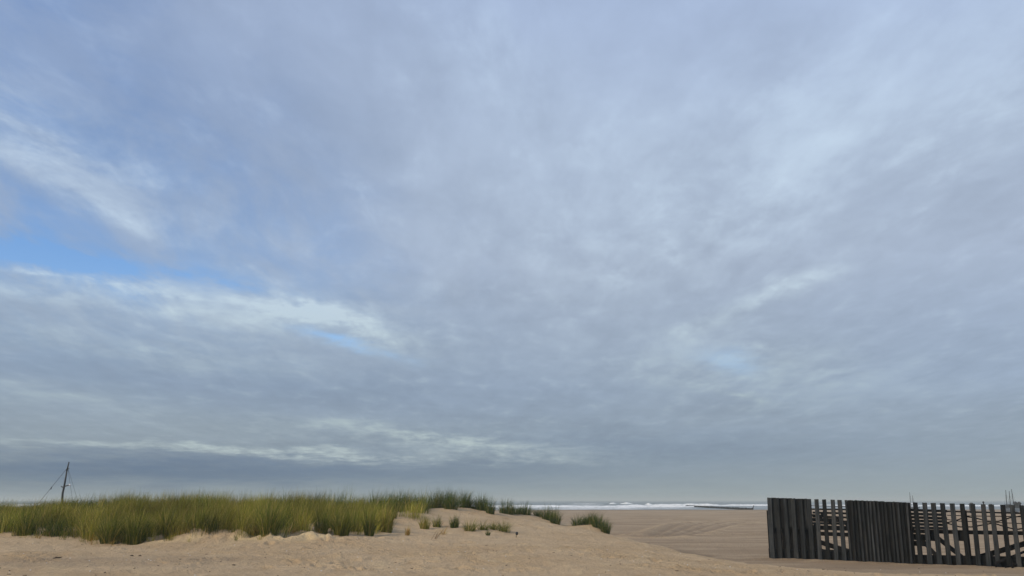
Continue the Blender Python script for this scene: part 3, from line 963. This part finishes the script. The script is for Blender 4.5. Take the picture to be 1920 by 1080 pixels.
    rail(1703, 1018, 1742, 1020, 0.47, 9, 'board', BEAM, 0.03)
    for py in (961, 968.5, 976):
        rail(1524, py, 1596, py + 2, 0.50, 3.6, 'board', BEAM, 0.03)
    # wooden posts
    for px in (1444, 1519, 1594, 1704, 1810, 1930):
        c = fence_pt(px, 990, 0.31)
        zt = fence_pt(px, 957, 0.31)[2]; zb = on_ground(c[0], c[1]) - .4
        v, f = box_vf(np.array([c[0], c[1], (zt + zb) / 2]) - O, fd * .065, fb * .065, up * (zt - zb) / 2)
        mesh_obj('post', v, f, BEAM, root)
    # diagonal braces running down behind the fence
    for (x0, y0, x1, y1, bk, h) in [(1520, 1011, 1592, 1034, .42, 8), (1520, 1026, 1560, 1042, .5, 10), (1745, 998, 1803, 1044, .42, 7), (1718, 1002, 1760, 1046, .55, 6),
                                    (1838, 1044, 1960, 1008, .42, 9), (1540, 962, 1562, 985, .40, 3), (1562, 966, 1590, 986, .40, 3), (1528, 985, 1545, 962, .40, 3)]:
        rail(x0, y0, x1, y1, bk, h, 'brace', BEAM, 0.07)
    # block on the post
    c = fence_pt(1806, 1006, .21) - O
    v, f = box_vf(c, fd * .16, fb * .05, up * .13); mesh_obj('post_block', v, f, BEAM, root)
    # slack ropes strung between the posts
    def rope(pts, back, r=0.016):
        P = [fence_pt(x, y, back) - O for x, y in pts]
        v, f = tube_vf(P, r, 6)
        mesh_obj('rope', v, f, BEAM, root, smooth=True)
    rope([(1776, 966), (1820, 967.5), (1870, 968), (1950, 970)], .31, .014)
    rope([(1776, 974), (1796, 977), (1850, 979), (1950, 983)], .31, .013)
    rope([(1776, 980), (1793, 976), (1812, 968.5), (1832, 972), (1850, 977), (1872, 977.5), (1893, 971), (1912, 968), (1950, 976)], .32, .020)
    rope([(1776, 981), (1800, 988), (1822, 988), (1845, 984), (1862, 980.5), (1882, 987), (1905, 993), (1950, 986)], .33, .020)
    rope([(1520, 948), (1560, 949), (1600, 950)], .31, .014)
build_fence()

# fallen frame lying in front of the fence
def build_frame():
    a = hit(1867, 1064); b = hit(1899, 1065)
    root = thing('fallen_trestle', (a[0], a[1], on_ground(a[0], a[1])), 'low broken dark timber trestle lying before the right end of the fence', 'trestle')
    O = np.array(root.location)
    def P(px, py, D): return at(px, py, D) - O
    Da, Db = a[1], b[1]
    for (p, D, r) in (((1867, 1066), Da, .022), ((1898, 1067), Db, .032)):
        top = P(p[0] + 2.5, p[1] - 13, D); bot = P(p[0] - .5, p[1] + 3, D)
        v, f = tube_vf([bot, top], [r, r * .9], 7); mesh_obj('leg', v, f, BEAM, root)
    v, f = beam_vf(P(1866, 1056, Da), P(1932, 1030, Db + .2), .05, .06); mesh_obj('bar', v, f, BEAM, root)
    v, f = beam_vf(P(1868, 1057, Da + .1), P(1940, 1047, Db + .1), .05, .045); mesh_obj('bar', v, f, BEAM, root)
    v, f = beam_vf(P(1884, 1064, Da - .25), P(1945, 1049, Db), .05, .05); mesh_obj('bar', v, f, BEAM, root)
build_frame()

# ------------------------------------------------------------------ mast behind the bank
def build_mast():
    D = 75.0
    b = at(117, 960, D)
    b[2] = on_ground(b[0], b[1])
    root = thing('guyed_mast', b, 'slender dark leaning mast with guy wires rising behind the grass', 'mast')
    O = np.array(b)
    P = lambda px, py, dd=0: at(px, py, D + dd) - O
    v, f = tube_vf([np.array([0, 0, -.3]), P(117.5, 925), P(120, 914), P(122.5, 900), P(125.5, 882)], [.095, .085, .08, .07, .055], 8)
    pole = mesh_obj('pole', v, f, IRON, root, smooth=True)
    v, f = tube_vf([P(125.3, 883), P(127, 876), P(129.5, 866)], [.06, .055, .045], 8); mesh_obj('top_pole', v, f, IRON, root, smooth=True)
    v, f = tube_vf([P(114.5, 911.5), P(117, 913.5), P(121, 912), P(126, 910.5), P(130.5, 909)], [.03, .045, .05, .045, .035], 6); mesh_obj('spreader', v, f, IRON, root)
    v, f = tube_vf([P(123, 881.5), P(130, 878)], .03, 6); mesh_obj('spreader', v, f, IRON, root)
    c = P(131, 909)
    v, f = tube_vf([c - [0, 0, .07], c - [0, 0, .05], c + [0, 0, .05], c + [0, 0, .07]], [.04, .075, .075, .04], 10); mesh_obj('lamp', v, f, PALE, root, smooth=True)
    g = at(36, 985, D - 3); g[2] = on_ground(g[0], g[1])
    s0 = P(126, 878); g = g - O
    v, f = tube_vf([s0, s0 * .5 + g * .5, g], .016, 5); mesh_obj('guy_wire', v, f, WIRE, root)
    m = s0 + (g - s0) * 0.35; v, f = tube_vf([m - [0, 0, .1], m + [.04, 0, .1]], .045, 6); mesh_obj('wire_clamp', v, f, WIRE, root)
    for gx, dd in ((152, 2), (168, 8)):
        g = at(gx, 960, D + dd); g[2] = on_ground(g[0], g[1]); g = g - O
        v, f = tube_vf([P(127, 877), P(127, 877) * .45 + g * .55 + [-.1, 0, -.2], g], .010, 5); mesh_obj('guy_wire', v, f, WIRE, root)
build_mast()

# ------------------------------------------------------------------ groyne and far things on the beach
def build_groyne():
    A = np.array([at(1286, 950, 375)[0], 375.0]); B = np.array([at(1408, 955, 238)[0], 238.0])
    zb = -1.3
    root = thing('pile_groyne', (B[0], B[1], -0.6), 'long low dark pile groyne running out into the surf', 'groyne')
    O = np.array(root.location)
    n = 90
    for i in range(n):
        t = i / (n - 1)
        p = B + (A - B) * t + np.array([random.gauss(0, .15), random.gauss(0, .3)])
        h = 0.05 + random.uniform(-.10, .10) - 0.10 * t
        v, f = tube_vf([np.array([p[0], p[1], zb]) - O, np.array([p[0] + random.gauss(0, .05), p[1], h]) - O], [.30, .26], 7)
        mesh_obj('pile', v, f, BEAM, root)
    p = np.array([B[0], B[1] - 1, zb]) - O
    v, f = tube_vf([p, p + [.2, 0, 1.3], p + [.55, 0, 2.0]], [.22, .2, .14], 8); mesh_obj('end_post', v, f, BEAM, root)
    for k in range(2):
        v, f = beam_vf(np.array([B[0] + .33, B[1], -.1 - .3 * k]) - O, np.array([A[0] + .33, A[1], 0 - .3 * k]) - O, .12, .2); mesh_obj('waling', v, f, BEAM, root)
build_groyne()

def dinghy(px, base_py, D, mast_top, lean, label, mat):
    p = at(px, base_py, D); p[2] = on_ground(p[0], p[1])
    root = thing('beached_dinghy', p, label, 'boat', 'dinghies drawn up on the beach')
    L, B, H = 3.6, 1.35, 0.62
    st = []
    for s, w, z0 in ((-1, .75, .12), (-.6, .95, .04), (0, 1.0, 0), (.55, .75, .05), (.85, .38, .16), (1, .03, .36)):
        y = s * L / 2
        st.append([(-w * B / 2, y, H), (-w * B * .42, y, z0 + .22), (0, y, z0), (w * B * .42, y, z0 + .22), (w * B / 2, y, H)])
    V = [q for r in st for q in r]; Fc = []
    for i in range(len(st) - 1):
        for k in range(4):
            Fc.append((i * 5 + k, i * 5 + k + 1, i * 5 + 6 + k, i * 5 + 5 + k))
        Fc.append((i * 5, i * 5 + 5, i * 5 + 9, i * 5 + 4))
    Fc.append((0, 1, 2, 3, 4))
    mesh_obj('hull', V, Fc, mat, root)
    zt = at(px, mast_top, D)[2] - p[2]
    v, f = tube_vf([(0, .3, .1), (lean * .5, .3, zt * .55), (lean, .3, zt)], [.07, .06, .045], 7); mesh_obj('mast', v, f, IRON, root)
    v, f = tube_vf([(0.03, .25, 1.0), (.25, -1.5, .95)], .045, 6); mesh_obj('boom', v, f, IRON, root)
    for s in (-1, 1):
        v, f = tube_vf([(lean * .85, .3, zt * .85), (s * B * .47, .1, H)], .012, 4); mesh_obj('shroud', v, f, WIRE, root)

for a in [(1890.5, 958, 160, 919, .15, 'left one of the three far dinghies beside the picture edge', HULLW),
          (1897.5, 959, 152, 921, .1, 'middle one of the three far dinghies beside the picture edge', HULLW),
          (1904, 957, 168, 917, -.1, 'right one of the three far dinghies beside the picture edge', HULLW),
          (1709.5, 953, 215, 923, 0, 'left one of two far dinghies showing past the closed slats', PALE),
          (1714.5, 954, 205, 929, 0, 'right one of two far dinghies showing past the closed slats', HULLW)]:
    dinghy(*a)

def hut(px, D, w, h, label):
    x = (px - 960) / F * D
    z = on_ground(x, D)
    root = thing('beach_hut', (x, D, z), label, 'hut', 'far huts on the beach')
    d = w * .8
    v, f = box_vf((0, 0, h * .4 - .1), (w / 2, 0, 0), (0, d / 2, 0), (0, 0, h * .4 + .1)); mesh_obj('wall', v, f, HUTM, root)
    e = .12
    V = [(-w / 2 - e, -d / 2 - e, h * .8), (w / 2 + e, -d / 2 - e, h * .8), (w / 2 + e, d / 2 + e, h * .8), (-w / 2 - e, d / 2 + e, h * .8), (0, -d / 2 - e, h * 1.02), (0, d / 2 + e, h * 1.02)]
    mesh_obj('roof', V, [(0, 1, 4), (2, 3, 5), (1, 2, 5, 4), (3, 0, 4, 5), (3, 2, 1, 0)], ROOFM, root)
    v, f = box_vf((0, -d / 2 - .02, h * .33), (w * .16, 0, 0), (0, .03, 0), (0, 0, h * .33)); mesh_obj('door', v, f, ROOFM, root)
for a in [(1798, 150, .6, 1.6, 'small dark far hut beside the fifth slat right of the closed slats'),
          (1833, 185, .7, 1.25, 'low far hut between the middle slats of the open fence'),
          (1878, 178, .55, 1.75, 'far hut left of the three dinghies'), (1885, 182, .5, 1.65, 'far hut nearest the three dinghies'),
          (1865, 190, 2.0, 1.2, 'widest low far hut seen over the right slats')]:
    hut(*a)

def build_marker():
    p = at(1847.5, 975, 80); p[2] = on_ground(p[0], p[1])
    zt = at(1847.5, 940.5, 80)[2] - p[2]
    root = thing('marker_pole', p, 'thin dark marker pole with a ball top just behind the fence', 'pole')
    v, f = tube_vf([(0, 0, -.3), (0, 0, zt - .1)], [.05, .045], 7); mesh_obj('pole', v, f, IRON, root)
    v, f = tube_vf([(0, 0, zt - .14), (0, 0, zt - .1), (0, 0, zt - .02), (0, 0, zt + .02)], [.04, .085, .085, .03], 8); mesh_obj('ball_top', v, f, IRON, root)
build_marker()

# ------------------------------------------------------------------ small things on the sand
def build_litter():
    p = hit(105, 1048)
    V, Fc = [], []
    v, f = tube_vf([(-.08, .02, .005), (.0, 0, .02), (.08, -.01, .02), (.13, .01, .035)], [.006, .016, .013, .004], 7)
    o = mesh_obj('driftwood', v, f, DRIFT, None, (p[0], p[1], on_ground(p[0], p[1])), True)
    tag(o, 'dark stick of driftwood on the smooth sand at lower left', 'driftwood')
    p = hit(968, 1008)
    z = on_ground(p[0], p[1])
    v1 = tube_vf([(0, 0, -.04), (0, 0, .05), (.012, 0, .10)], [.014, .012, .010], 6)
    root = thing('broken_stake', (p[0], p[1], z), 'tiny black-topped stake stub alone on the bare sand', 'stake')
    mesh_obj('stake', *v1, STRAWM, root)
    v2 = tube_vf([(.012, 0, .07), (.015, 0, .09), (.02, 0, .14), (.03, 0, .175)], [.02, .042, .042, .018], 8)
    mesh_obj('cap', *v2, IRON, root)
    for px, py, s, lab in [(247, 1042.5, .030, 'small dark wrack lump on smooth sand, left one of a close pair'), (262, 1043, .026, 'small dark wrack lump on smooth sand, right one of a close pair'),
                           (438, 1060, .024, 'lone tiny dark lump low on the sand below the rusty grass')]:
        p = hit(px, py)
        n = 9
        vv = []
        for r_, z_ in ((.5, -.3), (1, .1), (.8, .5), (.35, .72)):
            for k in range(n):
                th = 2 * math.pi * k / n
                q = s * r_ * random.uniform(.75, 1.25)
                vv.append((q * 1.5 * math.cos(th), q * math.sin(th), s * z_))
        ff = [(a * n + k, a * n + (k + 1) % n, (a + 1) * n + (k + 1) % n, (a + 1) * n + k) for a in range(3) for k in range(n)] + [tuple(range(3 * n, 4 * n))]
        o = mesh_obj('wrack_lump', vv, ff, DRIFT, None, (p[0], p[1], on_ground(p[0], p[1])), True)
        tag(o, lab, 'wrack', 'dark lumps on the foreground sand')
build_litter()

# ------------------------------------------------------------------ sea mist lying over beach and water
def build_haze():
    m = bpy.data.materials.new('sea_mist'); m.use_nodes = True
    g = NG(m.node_tree)
    out = g.n('ShaderNodeOutputMaterial')
    v = g.n('ShaderNodeVolumePrincipled')
    v.inputs['Color'].default_value = (0.90, 0.97, 0.93, 1)
    v.inputs['Density'].default_value = 0.0007
    v.inputs['Anisotropy'].default_value = 0.0
    g.put(out.inputs['Volume'], v.outputs[0])
    vv, ff = box_vf((0, 7200, 3.4), (21000, 0, 0), (0, 7300, 0), (0, 0, 5.4))
    o = mesh_obj('haze', vv, ff, m)
    o['kind'] = 'stuff'
    o['label'] = 'thin pale sea mist over beach and water'
build_haze()

# ------------------------------------------------------------------ shell grit and twig bits scattered over the dune front
def build_grit():
    for name, mat, n, lab in (('shell_grit', PALE, 120, 'pale shell fragments strewn over the foreground sand'), ('twig_litter', DRIFT, 220, 'dark twig and wrack bits strewn over the foreground sand')):
        D = rng.uniform(14.5, 27, n); t = rng.uniform(-0.62, 0.5, n)
        x = t * D; z = height(x, D)
        V, Fc = [], []
        for i in range(n):
            a = rng.uniform(0, math.pi)
            l = rng.uniform(.005, .014) if mat is PALE else rng.uniform(.010, .035)
            w = l * (.6 if mat is PALE else .22)
            ax = np.array([math.cos(a), math.sin(a), rng.uniform(-.3, .3)]) * l; ay = np.array([-math.sin(a), math.cos(a), 0]) * w
            v, f = box_vf((x[i], D[i], z[i] + .004), ax, ay, (0, 0, .005))
            o = len(V); V += v; Fc += [tuple(k + o for k in q) for q in f]
        o = mesh_obj(name, V, Fc, mat)
        o['kind'] = 'stuff'
        tag(o, lab, 'litter')
build_grit()
